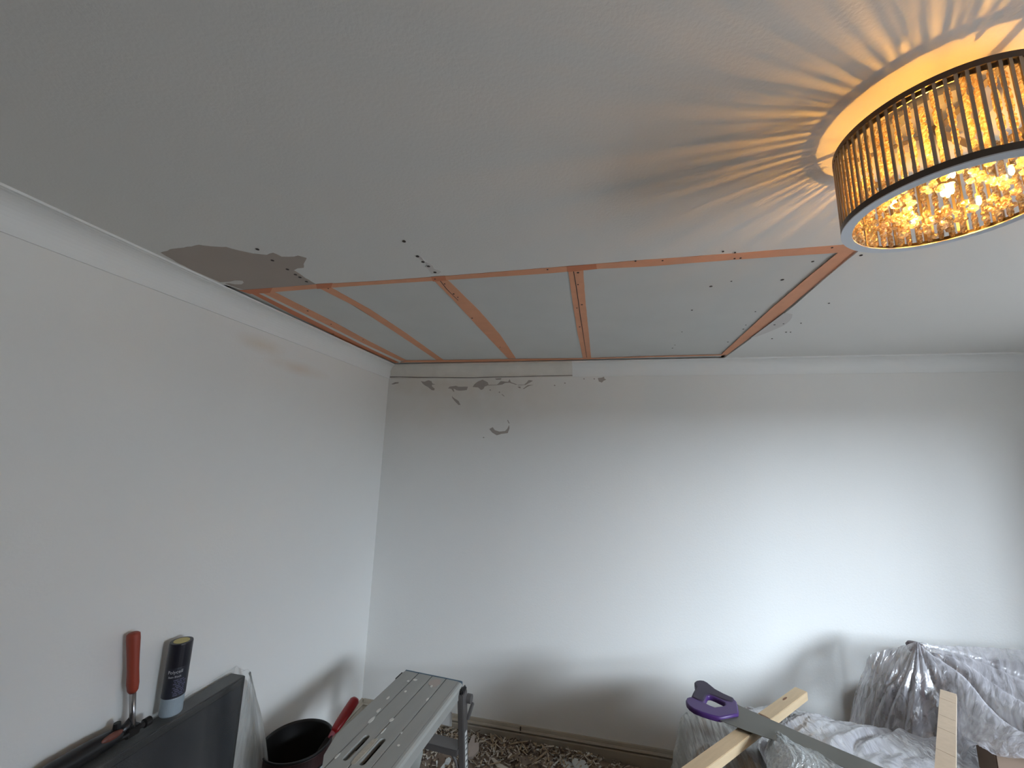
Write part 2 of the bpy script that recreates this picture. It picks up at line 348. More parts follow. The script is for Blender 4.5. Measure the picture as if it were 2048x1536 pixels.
# skirtings
def skirting(name, p, q, iw):
    p = Vector(p); q = Vector(q); iw = Vector(iw)
    prof = [(0, 0), (.020, 0), (.020, .094), (.017, .099), (.010, .101), (.010, .106), (.022, .109), (.024, .114), (.020, .120), (.012, .122), (.012, .126), (.009, .136), (0, .138)]
    bm = bmesh.new(); R0 = [bm.verts.new(p + iw * a + Vector((0, 0, b))) for a, b in prof]; R1 = [bm.verts.new(q + iw * a + Vector((0, 0, b))) for a, b in prof]
    n = len(prof)
    for k in range(n): bm.faces.new((R0[k], R0[(k + 1) % n], R1[(k + 1) % n], R1[k]))
    bm.faces.new(R0[::-1]); bm.faces.new(R1); bmesh.ops.recalc_face_normals(bm, faces=bm.faces)
    return obj(name, bm, M_skirt, kind='structure')
skb = skirting('baseboard_back', (-A + .018, D, 0), (XR, D, 0), (0, -1, 0))
skirting('baseboard_left', (-A, YF, 0), (-A, D, 0), (1, 0, 0))
nk = at(1041, 1462, 'y', D - .02)
obj('nick', B((nk.x - .004, D - .022, .106), (nk.x + .003, D - .0145, .137)), M_hole, skb)
obj('floor_strip', B((-A + .02, D - .036, 0), (XR, D - .0185, .012)), mat('dark_strip', (.13, .085, .06), .8), skb)

# ------------------------------------------------------------------ ceiling lamp
LG = .028; LZB = (H - CAM.z - LG) / 1.3633
LC = Vector((1.3744 * LZB, 1.7471 * LZB)); LR = .335 * LZB; LRI = .2975 * LZB; LB = LZB + CAM.z; LT = H - LG
M_dmet = mat('dark_bronze', (.075, .062, .052), .35, metal=.6)
M_rim = mat('satin_chrome', (.60, .63, .67), .35, metal=.25)
M_rod = mat('brushed_rod', (.30, .27, .23), .35, metal=.8)
M_bulb = mat('warm_bulb', (1, .8, .5), emit=(1.0, .46, .075), es=880)
M_fill_bulb = mat('crystal_fill_bulb', (1, .8, .5), emit=(1.0, .46, .075), es=150)
lamp = thing('ceiling_lamp', 'round drum ceiling lamp of metal rods and glass crystals, lit warm gold', 'ceiling lamp', (LC.x, LC.y, H))
lc = (LC.x, LC.y, 0)
ring_h = .011
obj('ceiling_plate', lathe(bmesh.new(), [(.001, H - .0005), (.075, H - .0005), (.075, H - .014), (.06, H - .022), (.001, H - .022)], lc, 40), M_rim, lamp)
obj('top_ring', lathe(bmesh.new(), [(LR, LT), (LR, LT - ring_h), (LR - .003, LT - ring_h), (LR - .003, LT)], lc, 96, True), M_dmet, lamp, smooth=False)
obj('inner_ring', lathe(bmesh.new(), [(LR - .008, LT - .002), (LR - .008, LT - .016), (LR - .010, LT - .016), (LR - .010, LT - .002)], lc, 96, True), M_rod, lamp)
obj('bottom_ring', lathe(bmesh.new(), [(LR, LB + .013), (LR, LB + .001), (LR - .003, LB + .001), (LR - .003, LB + .013)], lc, 96, True), M_dmet, lamp)
obj('bottom_flange', lathe(bmesh.new(), [(LR + .0005, LB + .001), (LR + .0005, LB - .001), (LRI, LB - .001), (LRI, LB + .001)], lc, 96, True), M_rim, lamp, 'pale grey flat rim underneath')
bm = bmesh.new()
for k in range(3):
    a = k * 2 * math.pi / 3 + .5
    beam(bm, (LC.x, LC.y, LT - .004), (LC.x + (LR - .002) * math.cos(a), LC.y + (LR - .002) * math.sin(a), LT - .004), .012, .002)
tube(bm, [(LC.x, LC.y, LT - .004), (LC.x, LC.y, H - .02)], .008)
obj('support_arms', bm, M_rod, lamp)
N = 80
rm = bmesh.new(); beam(rm, (0, 0, LB + .006), (0, 0, LT - .004), .0042, .0024, up=(1, 0, 0))
rme = bpy.data.meshes.new('rod'); rm.to_mesh(rme); rm.free(); rme.materials.append(M_rod)
for k in range(N):
    a = 2 * math.pi * k / N
    o = bpy.data.objects.new('rod', rme); COL.objects.link(o); o.parent = lamp; o.matrix_parent_inverse = Matrix.Translation(-lamp.location)
    o.location = (LC.x + (LR - .0015) * math.cos(a), LC.y + (LR - .0015) * math.sin(a), 0); o.rotation_euler = (0, 0, a)
# crystals
M_cry = bpy.data.materials.new('crystal'); M_cry.use_nodes = True; n = M_cry.node_tree; n.nodes.remove(n.nodes['Principled BSDF'])
t = n.nodes.new('ShaderNodeTexCoord'); nz = n.nodes.new('ShaderNodeTexNoise'); nz.inputs['Scale'].default_value = 190; nz.inputs['Detail'].default_value = 3
n.links.new(t.outputs['Object'], nz.inputs[0])
bp = n.nodes.new('ShaderNodeBump'); bp.inputs['Strength'].default_value = 1; bp.inputs['Distance'].default_value = .004; n.links.new(nz.outputs[0], bp.inputs['Height'])
gl = n.nodes.new('ShaderNodeBsdfGlossy'); gl.inputs['Roughness'].default_value = .18; gl.inputs['Color'].default_value = (1, .93, .8, 1)
tl = n.nodes.new('ShaderNodeBsdfTranslucent'); tl.inputs['Color'].default_value = (1, .92, .75, 1)
tp = n.nodes.new('ShaderNodeBsdfTransparent'); tp.inputs['Color'].default_value = (1, .97, .92, 1)
cr_ = n.nodes.new('ShaderNodeValToRGB'); cr_.color_ramp.elements[0].position = .42; cr_.color_ramp.elements[0].color = (.62, .40, .16, 1); cr_.color_ramp.elements[1].position = .56; cr_.color_ramp.elements[1].color = (1, .96, .78, 1)  # light and dark noise colours paint sparkle into the glass
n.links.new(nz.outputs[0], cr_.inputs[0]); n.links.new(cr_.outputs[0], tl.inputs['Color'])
n.links.new(bp.outputs[0], gl.inputs['Normal']); n.links.new(bp.outputs[0], tl.inputs['Normal'])
m1 = n.nodes.new('ShaderNodeMixShader'); m1.inputs[0].default_value = .80; n.links.new(gl.outputs[0], m1.inputs[1]); n.links.new(tl.outputs[0], m1.inputs[2])
m2 = n.nodes.new('ShaderNodeMixShader'); m2.inputs[0].default_value = .74; n.links.new(tp.outputs[0], m2.inputs[1]); n.links.new(m1.outputs[0], m2.inputs[2])
n.links.new(m2.outputs[0], n.nodes['Material Output'].inputs[0])
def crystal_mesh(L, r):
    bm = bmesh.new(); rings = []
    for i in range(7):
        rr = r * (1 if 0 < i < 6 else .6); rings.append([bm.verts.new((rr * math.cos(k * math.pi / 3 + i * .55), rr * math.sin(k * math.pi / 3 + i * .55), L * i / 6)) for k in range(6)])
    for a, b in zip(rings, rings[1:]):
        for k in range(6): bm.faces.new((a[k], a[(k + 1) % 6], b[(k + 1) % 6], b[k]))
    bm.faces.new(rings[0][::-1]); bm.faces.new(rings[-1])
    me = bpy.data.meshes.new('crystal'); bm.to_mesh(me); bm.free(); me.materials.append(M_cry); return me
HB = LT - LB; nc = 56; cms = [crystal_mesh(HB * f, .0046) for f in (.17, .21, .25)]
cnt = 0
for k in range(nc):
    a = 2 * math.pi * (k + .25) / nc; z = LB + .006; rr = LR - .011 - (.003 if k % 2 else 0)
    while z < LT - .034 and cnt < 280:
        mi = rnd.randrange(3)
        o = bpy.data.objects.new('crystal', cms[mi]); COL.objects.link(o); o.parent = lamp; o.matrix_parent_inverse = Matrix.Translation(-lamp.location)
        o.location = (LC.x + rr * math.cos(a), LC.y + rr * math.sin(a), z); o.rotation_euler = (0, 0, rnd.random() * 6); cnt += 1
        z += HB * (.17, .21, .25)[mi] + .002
bm = bmesh.new()
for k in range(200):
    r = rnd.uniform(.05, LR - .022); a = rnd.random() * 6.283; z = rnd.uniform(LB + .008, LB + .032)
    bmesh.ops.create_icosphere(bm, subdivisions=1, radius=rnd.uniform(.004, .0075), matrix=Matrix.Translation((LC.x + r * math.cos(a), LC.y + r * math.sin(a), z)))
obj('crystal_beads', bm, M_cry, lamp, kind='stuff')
for k in range(3):
    a = 2 * math.pi * k / 3 + .9; r = .006
    p = Vector((LC.x + r * math.cos(a), LC.y + r * math.sin(a), LT - .134))
    obj('bulb', tube(bmesh.new(), [p, p + Vector((0, 0, .004)), p + Vector((0, 0, .014)), p + Vector((0, 0, .018))], [.0015, .0032, .0032, .0015], 8), M_bulb, lamp)
    hol = tube(bmesh.new(), [p + Vector((0, 0, .019)), p + Vector((0, 0, .035))], .006, 10); tube(hol, [p + Vector((0, 0, .035)), p + Vector((0, 0, .130))], .0015, 6)
    obj('bulb_holder', hol, M_rod, lamp)
for k in range(5):  # extra bulbs added low in the drum to brighten the crystals
    a = 2 * math.pi * k / 5 + .4; r = .072
    p = Vector((LC.x + r * math.cos(a), LC.y + r * math.sin(a), LB + .022))
    obj('bulb', tube(bmesh.new(), [p, p + Vector((0, 0, .004)), p + Vector((0, 0, .012)), p + Vector((0, 0, .015))], [.0015, .0032, .0032, .0015], 8), M_fill_bulb, lamp)
    obj('bulb_holder', tube(bmesh.new(), [p + Vector((0, 0, .016)), p + Vector((0, 0, .022)), p + Vector((0, 0, .023)), p + Vector((0, 0, .13))], [.004, .004, .0012, .0012], 8), M_rod, lamp)

# ------------------------------------------------------------------ wrapped panel on the left wall
M_black = mat('black_plastic', (.012, .012, .013), .35)
M_panel = mat('dark_panel', (.018, .02, .024), .22, spec=.4, var=.3, vscale=6)
PX1, PX0, PY1, PY0, PZ = -1.452, -1.53, 1.615, .35, .815
pan = thing('flat_panel', 'large black flat screen panel standing against the left wall, wrapped in clear plastic', 'screen', ((PX0 + PX1) / 2, 1.0, 0))
obj('casing', B((PX0, PY0, .05), (PX1 - .004, PY1, PZ), .004), M_black, pan)
obj('screen', B((PX1 - .004, PY0 + .02, .09), (PX1, PY1 - .02, PZ - .025), .001), M_panel, pan)
obj('foot', B((PX0 - .005, .5, 0), (PX1 + .08, .75, .05), .01), M_black, pan)
obj('foot', B((PX0 - .005, 1.3, 0), (PX1 + .08, 1.5, .05), .01), M_black, pan)

def plastic(name, base, trans, gloss, rough=.25, scale=30, stretch=(1, 1, 1), bump=.6, dens=(.35, .75), face=.45):
    m = bpy.data.materials.new(name); m.use_nodes = True; n = m.node_tree; n.nodes.remove(n.nodes['Principled BSDF'])
    t = n.nodes.new('ShaderNodeTexCoord'); mp = n.nodes.new('ShaderNodeMapping'); mp.inputs['Scale'].default_value = stretch; n.links.new(t.outputs['UV'], mp.inputs[0])
    nz = n.nodes.new('ShaderNodeTexNoise'); nz.inputs['Scale'].default_value = scale; nz.inputs['Detail'].default_value = 7; nz.inputs['Distortion'].default_value = .6
    n.links.new(mp.outputs[0], nz.inputs[0]); bp = n.nodes.new('ShaderNodeBump'); bp.inputs['Strength'].default_value = bump; bp.inputs['Distance'].default_value = .02
    n.links.new(nz.outputs[0], bp.inputs['Height'])
    df = n.nodes.new('ShaderNodeBsdfDiffuse'); df.inputs[0].default_value = (*base, 1); tl = n.nodes.new('ShaderNodeBsdfTranslucent'); tl.inputs[0].default_value = (*base, 1)
    gl = n.nodes.new('ShaderNodeBsdfGlossy'); gl.inputs['Roughness'].default_value = rough; tp = n.nodes.new('ShaderNodeBsdfTransparent')
    for q in (df, tl, gl): n.links.new(bp.outputs[0], q.inputs['Normal'])
    a = n.nodes.new('ShaderNodeMixShader'); a.inputs[0].default_value = .35; n.links.new(df.outputs[0], a.inputs[1]); n.links.new(tl.outputs[0], a.inputs[2])
    b = n.nodes.new('ShaderNodeMixShader'); b.inputs[0].default_value = gloss; n.links.new(a.outputs[0], b.inputs[1]); n.links.new(gl.outputs[0], b.inputs[2])
    mr = n.nodes.new('ShaderNodeMapRange'); mr.inputs[1].default_value = dens[0]; mr.inputs[2].default_value = dens[1]; mr.inputs[3].default_value = max(0, 1 - trans - .25); mr.inputs[4].default_value = min(1, 1 - trans + .3)
    n.links.new(nz.outputs[0], mr.inputs[0])
    lw = n.nodes.new('ShaderNodeLayerWeight'); lw.inputs[0].default_value = .35; n.links.new(bp.outputs[0], lw.inputs['Normal'])
    pw = n.nodes.new('ShaderNodeMath'); pw.operation = 'MULTIPLY'; pw.inputs[1].default_value = face; n.links.new(lw.outputs['Facing'], pw.inputs[0])
    ad = n.nodes.new('ShaderNodeMath'); ad.operation = 'ADD'; ad.use_clamp = True; n.links.new(pw.outputs[0], ad.inputs[0]); n.links.new(mr.outputs[0], ad.inputs[1])
    c = n.nodes.new('ShaderNodeMixShader'); n.links.new(ad.outputs[0], c.inputs[0]); n.links.new(tp.outputs[0], c.inputs[1]); n.links.new(b.outputs[0], c.inputs[2])
    n.links.new(c.outputs[0], n.nodes['Material Output'].inputs[0])
    return m
def catmull(P, t):
    n = len(P) - 1; x = t * n; i = min(int(x), n - 1); f = x - i
    p0, p1, p2, p3 = P[max(i - 1, 0)], P[i], P[i + 1], P[min(i + 2, n)]
    return .5 * ((2 * p1) + (p2 - p0) * f + (2 * p0 - 5 * p1 + 4 * p2 - p3) * f * f + (3 * p1 - p0 - 3 * p2 + p3) * f * f * f)
SIGN = 1
def sheet(name, cols, nu, nv, m, amp, fold, seed, label=None, cat=None, parent=None, ridges=()):
    """cloth surface through columns of 3-D control points, with folds (fold = (u freq, v freq, skew))"""
    bm = bmesh.new(); uv = bm.loops.layers.uv.new('UVMap'); G = []; UV = {}
    for i in range(nu + 1):
        u = i / nu; row = []
        for j in range(nv + 1):
            v = j / nv
            cc = [catmull(c, v) for c in cols]; p = catmull(cc, u)
            row.append(p)
        G.append(row)
    V = []
    for i in range(nu + 1):
        r = []
        for j in range(nv + 1):
            du = G[min(i + 1, nu)][j] - G[max(i - 1, 0)][j]; dv = G[i][min(j + 1, nv)] - G[i][max(j - 1, 0)]
            nn = du.cross(dv)
            nn = nn.normalized() if nn.length > 1e-9 else Vector((0, 0, 1))
            u, v = i / nu, j / nv
            s = u * fold[0] + v * fold[2]; q = v * fold[1]
            wob = noise.noise(Vector((u * 3, v * 3, seed + 3))) * 1.5
            d = (1 - abs(noise.noise(Vector((s + wob, q, seed)))) * 2.6) * .55 + (1 - abs(noise.noise(Vector((s * 2.3 + wob, q * 1.8, seed + 7)))) * 2.6) * .3 + (1 - abs(noise.noise(Vector((s * 4.1, q * 4.6, seed + 9)))) * 2.6) * .15
            d *= .5 + noise.noise(Vector((u * 4, v * 3, seed + 20))) + .35
            dd_ = amp * d
            for (u0, v0, u1, v1, hh_, ww_) in ridges:
                ax_, ay_ = u1 - u0, v1 - v0; t_ = max(0., min(1., ((u - u0) * ax_ + (v - v0) * ay_) / (ax_ * ax_ + ay_ * ay_)))
                ds = math.hypot(u - u0 - ax_ * t_, v - v0 - ay_ * t_) / (ww_ * (.35 + t_))
                dd_ += hh_ * (.5 + t_) * math.exp(-ds * 1.6)
            vv = bm.verts.new(G[i][j] + nn * dd_ * SIGN); UV[vv] = (u, v); r.append(vv)
        V.append(r)
    for i in range(nu):
        for j in range(nv):
            f = bm.faces.new((V[i][j], V[i + 1][j], V[i + 1][j + 1], V[i][j + 1])); f.smooth = True
            for l in f.loops: l[uv].uv = UV[l.vert]
    return obj(name, bm, m, parent, label, cat)

M_clear = plastic('clear_polythene', (.62, .64, .62), 1.1, .30, .3, 2, (4, .7, 1), .15, face=.10)
M_flare = plastic('clear_polythene_flare', (.58, .58, .55), .50, .2, .35, 2.5, (3, .5, 1), .3)
e = .012
cols = []
for y in (.36, .6, .85, 1.1, 1.25, 1.4, 1.52, 1.63):
    cols.append([Vector((-A + .012, y, PZ - .02)), Vector((-A + .02, y, PZ + .02)), Vector((PX0 + .03, y, PZ + .014)), Vector((PX1 + .004, y, PZ + .012)), Vector((PX1 + .014, y, PZ - .04)), Vector((PX1 + .03, y, .5)), Vector((PX1 + .10, y, .06))])
sheet('plastic_wrap', cols, 90, 60, M_clear, .0035, (12, 3, 3), 2, 'clear polythene wrapped over the black panel by the left wall', 'plastic sheet', ridges=[(0, .49, 1, .49, .004, .01), (1, .5, .9, 1, .012, .02), (.6, .35, 1, .40, .004, .015)])
top = Vector((PX1 + .006, PY1 + .01, PZ + .008))
cols = [[top, at(487, 1420, 'y', 1.64), at(470, 1500, 'y', 1.64), at(440, 1640, 'y', 1.64)],
        [top + Vector((.001, .002, 0)), at(503, 1420, 'y', 1.68), at(500, 1500, 'y', 1.69), at(490, 1640, 'y', 1.7)],
        [top + Vector((0, .004, 0)), at(514, 1405, 'y', 1.70), at(528, 1500, 'y', 1.72), at(535, 1640, 'y', 1.74)],
        [top + Vector((-.004, .004, 0)), at(510, 1380, 'y', 1.72), at(530, 1470, 'y', 1.78), at(545, 1640, 'y', 1.80)],
        [top + Vector((-.01, .004, 0)), at(505, 1380, 'y', 1.72), at(500, 1470, 'y', 1.80), at(500, 1640, 'y', 1.82)]]
sheet('plastic_wrap', cols, 40, 60, M_flare, .006, (9, 1.5, 1), 5, 'loose end of clear polythene hanging off the black panel beside the bucket', 'plastic sheet')

# aerosol can
def lay(px, py, z): return at(px, py, 'z', z)
PT = PZ + .018
cb = Vector((-1.478, 1.318, PT)); CR = .0335
def topz(P, py):      # height at which the vertical through P meets photo row py
    lo, hi = P.z, P.z + 1
    for _ in range(40):
        m_ = (lo + hi) / 2; v = Vector((P.x, P.y, m_)) - CAM
        if 768 - FPX * v.dot(RY) / v.dot(_f) > py: lo = m_
        else: hi = m_
    return lo
ctop = topz(cb, 1281)
can = thing('aerosol_can', 'black aerosol can with printed label standing on the wrapped black panel', 'spray can', cb)
M_can = mat('can_black', (.012, .012, .018), .35); M_lab = mat('can_label_navy', (.022, .023, .032), .45, var=.3, vscale=60)
M_canb = mat('can_base_blue', (.30, .36, .40), .4, var=.1, vscale=40); M_txt = mat('print_grey', (.45, .45, .46), .5); M_txb = mat('print_violet', (.13, .13, .22), .5)
M_yel = mat('cap_cream', (.55, .47, .17), .5)
ch = ctop - cb.z
obj('base_band', lathe(bmesh.new(), [(CR * .93, 0), (CR, .004), (CR, ch * .235), (CR * .97, ch * .25)], cb, 36), M_canb, can, 'pale blue band at the foot', smooth=False)
obj('body', lathe(bmesh.new(), [(CR * 1.0, ch * .25), (CR * 1.03, ch * .255), (CR * 1.03, ch * .66), (CR * 1.02, ch * .67)], cb, 36), M_lab, can)
obj('cap', lathe(bmesh.new(), [(CR * 1.04, ch * .67), (CR * 1.04, ch * .985), (CR * 1.0, ch)], cb, 36), M_can, can)
obj('cap_disc', lathe(bmesh.new(), [(CR * .72, ch), (CR * .70, ch + .0012)], cb, 30), M_yel, can, 'cream yellow disc on the cap')
def wrap_text(body, size, z, ang, rad, m, name='lettering', c=cb, parent=None):
    me = text_mesh(body, size)
    for v in me.vertices:
        a = ang + v.co.x / rad; r = rad + v.co.z
        v.co = (c[0] + r * math.cos(a), c[1] + r * math.sin(a), z + v.co.y)
    return obj(name, me, m, parent or can)
vang = math.atan2(CAM.y - cb.y, CAM.x - cb.x)
wrap_text('Polycell', .0145, cb.z + ch * .615, vang - .12, CR * 1.03 + .0006, M_txt)
wrap_text('Stain Block', .0085, cb.z + ch * .55, vang - .12, CR * 1.03 + .0006, M_txt)
bm = bmesh.new()
for k in range(9):
    z = cb.z + ch * (.50 - .026 * k); a0 = vang - .15 + (k % 2) * .1
    for j in range(10):
        if (k * 3 + j) % 5 == 4: continue
        a = a0 + j * .1
        p = Vector((cb.x + CR * 1.035 * math.cos(a), cb.y + CR * 1.035 * math.sin(a), z))
        beam(bm, p, p + Vector((-math.sin(a), math.cos(a), 0)) * .0026, .0008, .0026)
obj('small_print', bm, M_txb, can)
# hammer
hb = at(262, 1466, 'x', -1.478); hb.z = PT + .03
htp = at(267, 1265, 'x', -1.507)
ham = thing('hammer', 'claw hammer with red rubber grip standing on its head against the left wall', 'hammer', (hb.x, hb.y, PT))
M_red = mat('grip_red', (.29, .045, .022), .55, var=.12, vscale=40); M_steel = mat('chrome_steel', (.34, .33, .33), .22, metal=.9)
zz = lambda f: hb.lerp(htp, f)
obj('grip', tube(bmesh.new(), [zz(.355), zz(.38), zz(.45), zz(.6), zz(.75), zz(.93), zz(.985), zz(1)], [(.009, .012), (.0125, .0165), (.0145, .019), (.0135, .018), (.0145, .019), (.0165, .021), (.016, .020), (.011, .014)], 16), M_red, ham, smooth=True)
obj('shaft', tube(bmesh.new(), [zz(-.02), zz(.1), zz(.36)], [(.0085, .011), (.007, .010), (.008, .011)], 14), M_steel, ham, smooth=True)
M_iron = mat('dark_iron', (.03, .028, .027), .4, metal=.6)
hc = Vector((hb.x, hb.y, PT + .016))
bm = B(hc + Vector((-.012, -.02, -.014)), hc + Vector((.012, .02, .016)), .003)
tube(bm, [hc + Vector((0, .015, 0)), hc + Vector((0, .035, 0)), hc + Vector((0, .038, 0)), hc + Vector((0, .055, 0))], [.009, .009, .014, .014], 14)
for s in (-1, 1): tube(bm, [hc + Vector((s * .005, -.015, 0)), hc + Vector((s * .008, -.045, .0)), hc + Vector((s * .010, -.075, .006))], [.009, .006, .002], 8)
obj('head', bm, M_iron, ham)
# black rounded tool lying on the panel, near the bottom edge
tp_ = at(200, 1512, 'x', -1.487); tp_.z = PT; tp_.y -= .035
tl_ = thing('black_tool', 'black plastic power tool with oval red badge, lying on the panel left of the hammer', 'power tool', tp_)
ax = Vector((0, -1, 0))
obj('body', tube(bmesh.new(), [tp_ + Vector((0, .085, .024)), tp_ + Vector((0, .075, .024)), tp_ + Vector((0, .0, .026)), tp_ + Vector((0, -.09, .024)), tp_ + Vector((0, -.14, .018)), tp_ + Vector((0, -.16, .014))], [(.012, .012), (.024, .022), (.028, .026), (.030, .026), (.022, .018), (.008, .008)], 18), M_black, tl_, smooth=True)
obj('collar', tube(bmesh.new(), [tp_ + Vector((0, .075, .026)), tp_ + Vector((0, .10, .034)), tp_ + Vector((0, .112, .05))], [.016, .014, .010], 12), M_black, tl_, smooth=True)
obj('knob', tube(bmesh.new(), [tp_ + Vector((0, .07, .04)), tp_ + Vector((0, .068, .062))], [.011, .009], 12), M_black, tl_)
bg_ = bmesh.new(); bmesh.ops.create_uvsphere(bg_, u_segments=16, v_segments=8, radius=1, matrix=Matrix.Translation(tp_ + Vector((.020, .045, .040))) @ Matrix.Diagonal((.008, .030, .011, 1)))
obj('badge', bg_, mat('badge_red_brown', (.14, .045, .03), .5, var=.5, vscale=90), tl_, 'dull red oval badge')

# ------------------------------------------------------------------ bucket
BC = Vector((-1.35, 1.853, 0)); BR = .150; BH = .45
buc = thing('bucket', 'large black bucket with pale blue label, standing between wrapped panel and work platform', 'bucket', BC)
M_buc = mat('bucket_black', (.008, .007, .007), .5); M_bucr = mat('bucket_maroon', (.028, .008, .008), .55)
M_lbl = mat('label_pale', (.40, .42, .42), .5, var=.1, vscale=20); M_lblb = mat('label_blue', (.10, .19, .28), .5)
obj('shell', lathe(bmesh.new(), [(.118, 0), (.137, BH - .075), (.145, BH - .065), (.1465, BH - .008), (BR, BH), (BR - .006, BH + .001), (BR - .009, BH - .01), (.128, BH - .08), (.112, .01), (.001, .008)], BC, 64), M_buc, buc, smooth=True)
obj('collar', lathe(bmesh.new(), [(.1462, BH - .062), (.1470, BH - .060), (.1480, BH - .012), (.1470, BH - .010)], BC, 64, True), M_bucr, buc, 'dark red band below the rim')
def arcband(a0, a1, z0, z1, r0, r1, n=24):
    bm = bmesh.new(); P = []
    for i in range(n + 1):
        a = a0 + (a1 - a0) * i / n
        P.append((bm.verts.new((BC.x + r0 * math.cos(a), BC.y + r0 * math.sin(a), z0)), bm.verts.new((BC.x + r1 * math.cos(a), BC.y + r1 * math.sin(a), z1))))
    for a, b in zip(P, P[1:]): bm.faces.new((a[0], b[0], b[1], a[1]))
    return bm
ba = math.atan2(CAM.y - BC.y, CAM.x - BC.x) + .25
obj('label', arcband(ba - 1.1, ba + .9, .12, BH - .08, .1275, .1375), M_lbl, buc, 'pale printed label')
obj('label_flash', arcband(ba + .30, ba + .62, .12, BH - .085, .1281, .1380), M_lblb, buc, 'blue panel of the label')
wrap_text('SEAL', .055, BH - .118, ba - .02, .1385, M_buc, c=BC, parent=buc)
obj('bail', tube(bmesh.new(), [BC + Vector((.146 * math.cos(t_), .146 * math.sin(t_), BH - .05 - .10 * math.sin((t_ - ba + 1.2) / 2.6 * math.pi))) for t_ in [ba - 1.2 + 2.6 * i / 20 for i in range(21)]], .0018, 6), M_steel, buc)
# red handled tool in the bucket
r0 = Vector((-1.222, 1.935, BH + .005))
r1 = at(712, 1397, 'y', 2.06)
dd = (r1 - r0).normalized()
flt = thing('red_handled_tool', 'tool with a thick red handle leaning out of the black bucket', 'hand tool', r0 - dd * .3)
M_redb = mat('handle_bright_red', (.32, .008, .012), .35)
obj('handle', tube(bmesh.new(), [r0 - dd * .005, r0 + dd * .01, r0.lerp(r1, .25), r0.lerp(r1, .6), r0.lerp(r1, .93), r1], [(.014, .010), (.021, .015), (.024, .017), (.027, .019), (.027, .019), (.018, .013)], 16), M_redb, flt, smooth=True)
q0 = r0 - dd * .02
obj('ferrule', tube(bmesh.new(), [r0 - dd * .03, r0 - dd * .004], [.009, .013], 12), mat('pink_collar', (.30, .06, .08), .5), flt)
obj('blade', beam(bmesh.new(), r0 - dd * .03, r0 - dd * .16, .03, .002, up=(0, 1, 0)), M_iron, flt)

# ------------------------------------------------------------------ work platform
ZP = .66
M_alu = mat('painted_aluminium', (.36, .36, .335), .5, metal=.25, var=.07, vscale=10, bump=.2, bscale=50, stretch=(3, .5, 1))
M_aludk = mat('alu_leg', (.15, .14, .135), .45, metal=.5, var=.1)
M_blue = mat('blue_grey_plastic', (.10, .15, .19), .5); M_spl = mat('plaster_splash', (.66, .65, .60), .9, var=.1, vscale=60)
M_dust = mat('plaster_dust', (.42, .38, .31), .9, var=.25, vscale=80)
XL, XRp, YE, YN = -.970, -.648, 2.108, 1.43
PIV = Vector((-.81, 2.10, 0)); RA = -.0830
def un(p):
    q = p - PIV; c2, s2 = math.cos(-RA), math.sin(-RA)
    return Vector((PIV.x + q.x * c2 - q.y * s2, PIV.y + q.x * s2 + q.y * c2, p.z))
plat = thing('work_platform', 'paint-splashed aluminium folding work platform standing before the left corner', 'work platform', PIV)
edges = [XL, -.892, -.815, -.738, XRp - .022]
def slot(cx0, cy0, cx1, cy1, r, n=8):
    d = Vector((cx1 - cx0, cy1 - cy0)).normalized(); a0 = math.atan2(d.y, d.x); out = []
    for i in range(n + 1): a = a0 - math.pi / 2 + math.pi * i / n; out.append((cx1 + r * math.cos(a), cy1 + r * math.sin(a)))
    for i in range(n + 1): a = a0 + math.pi / 2 + math.pi * i / n; out.append((cx0 + r * math.cos(a), cy0 + r * math.sin(a)))
    return out
sA0, sA1 = un(lay(691, 1516, ZP)), un(lay(734, 1474, ZP)); sB0, sB1 = un(lay(724, 1525, ZP)), un(lay(766, 1481, ZP))
for i in range(4):
    a, b = edges[i] + .0018, edges[i + 1] - .0018
    loops = [[(a, YN), (b, YN), (b, YE), (a, YE)]] if i else [[(a, 1.60), (a + .008, 1.57), (a + .030, 1.50), (b, 1.44), (b, YE), (a, YE)]]
    for (s0, s1) in ((sA0, sA1), (sB0, sB1)):
        c_ = (s0.x + s1.x) / 2
        if a < c_ < b:
            cxm = min(max(c_, a + .016), b - .016)
            loops.append(slot(cxm, s0.y, cxm, s1.y, .0115)[::-1])
    obj('deck_plank', xf(plate_mesh('deck_plank', loops, .022, .0015), Matrix.Translation((0, 0, ZP - .011))), M_alu, plat)
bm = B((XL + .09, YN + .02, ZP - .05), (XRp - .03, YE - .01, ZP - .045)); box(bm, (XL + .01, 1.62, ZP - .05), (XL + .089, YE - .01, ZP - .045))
obj('under_deck_shade', bm, M_dark, plat)  # added dark sheet, paints the shade seen through grooves and slots
bm = bmesh.new()   # rounded right-hand rail
pr = [(XRp - .022, ZP), (XRp - .012, ZP - .001), (XRp - .004, ZP - .006), (XRp, ZP - .016), (XRp, ZP - .055), (XRp - .022, ZP - .055)]
R0 = [bm.verts.new((x, YN, z)) for x, z in pr]; R1 = [bm.verts.new((x, YE - .004, z)) for x, z in pr]
for k in range(len(pr)): bm.faces.new((R0[k], R0[(k + 1) % len(pr)], R1[(k + 1) % len(pr)], R1[k]))
bm.faces.new(R0[::-1]); bm.faces.new(R1); bmesh.ops.recalc_face_normals(bm, faces=bm.faces)
obj('side_rail', bm, M_alu, plat)
obj('side_rail', B((XL - .002, 1.6, ZP - .055), (XL, YE - .004, ZP - .003)), M_alu, plat)
obj('end_cap', B((XL, YE, ZP - .05), (XRp - .004, YE + .008, ZP + .002), .003), M_blue, plat, 'blue grey plastic end cap')
obj('corner_bracket', B((XL - .02, YE - .06, ZP - .06), (XL - .004, YE + .0, ZP - .008), .006), M_black, plat)
obj('corner_bracket', B((XRp + .001, YE - .045, ZP - .09), (XRp + .018, YE + .012, ZP - .012), .007), M_black, plat)
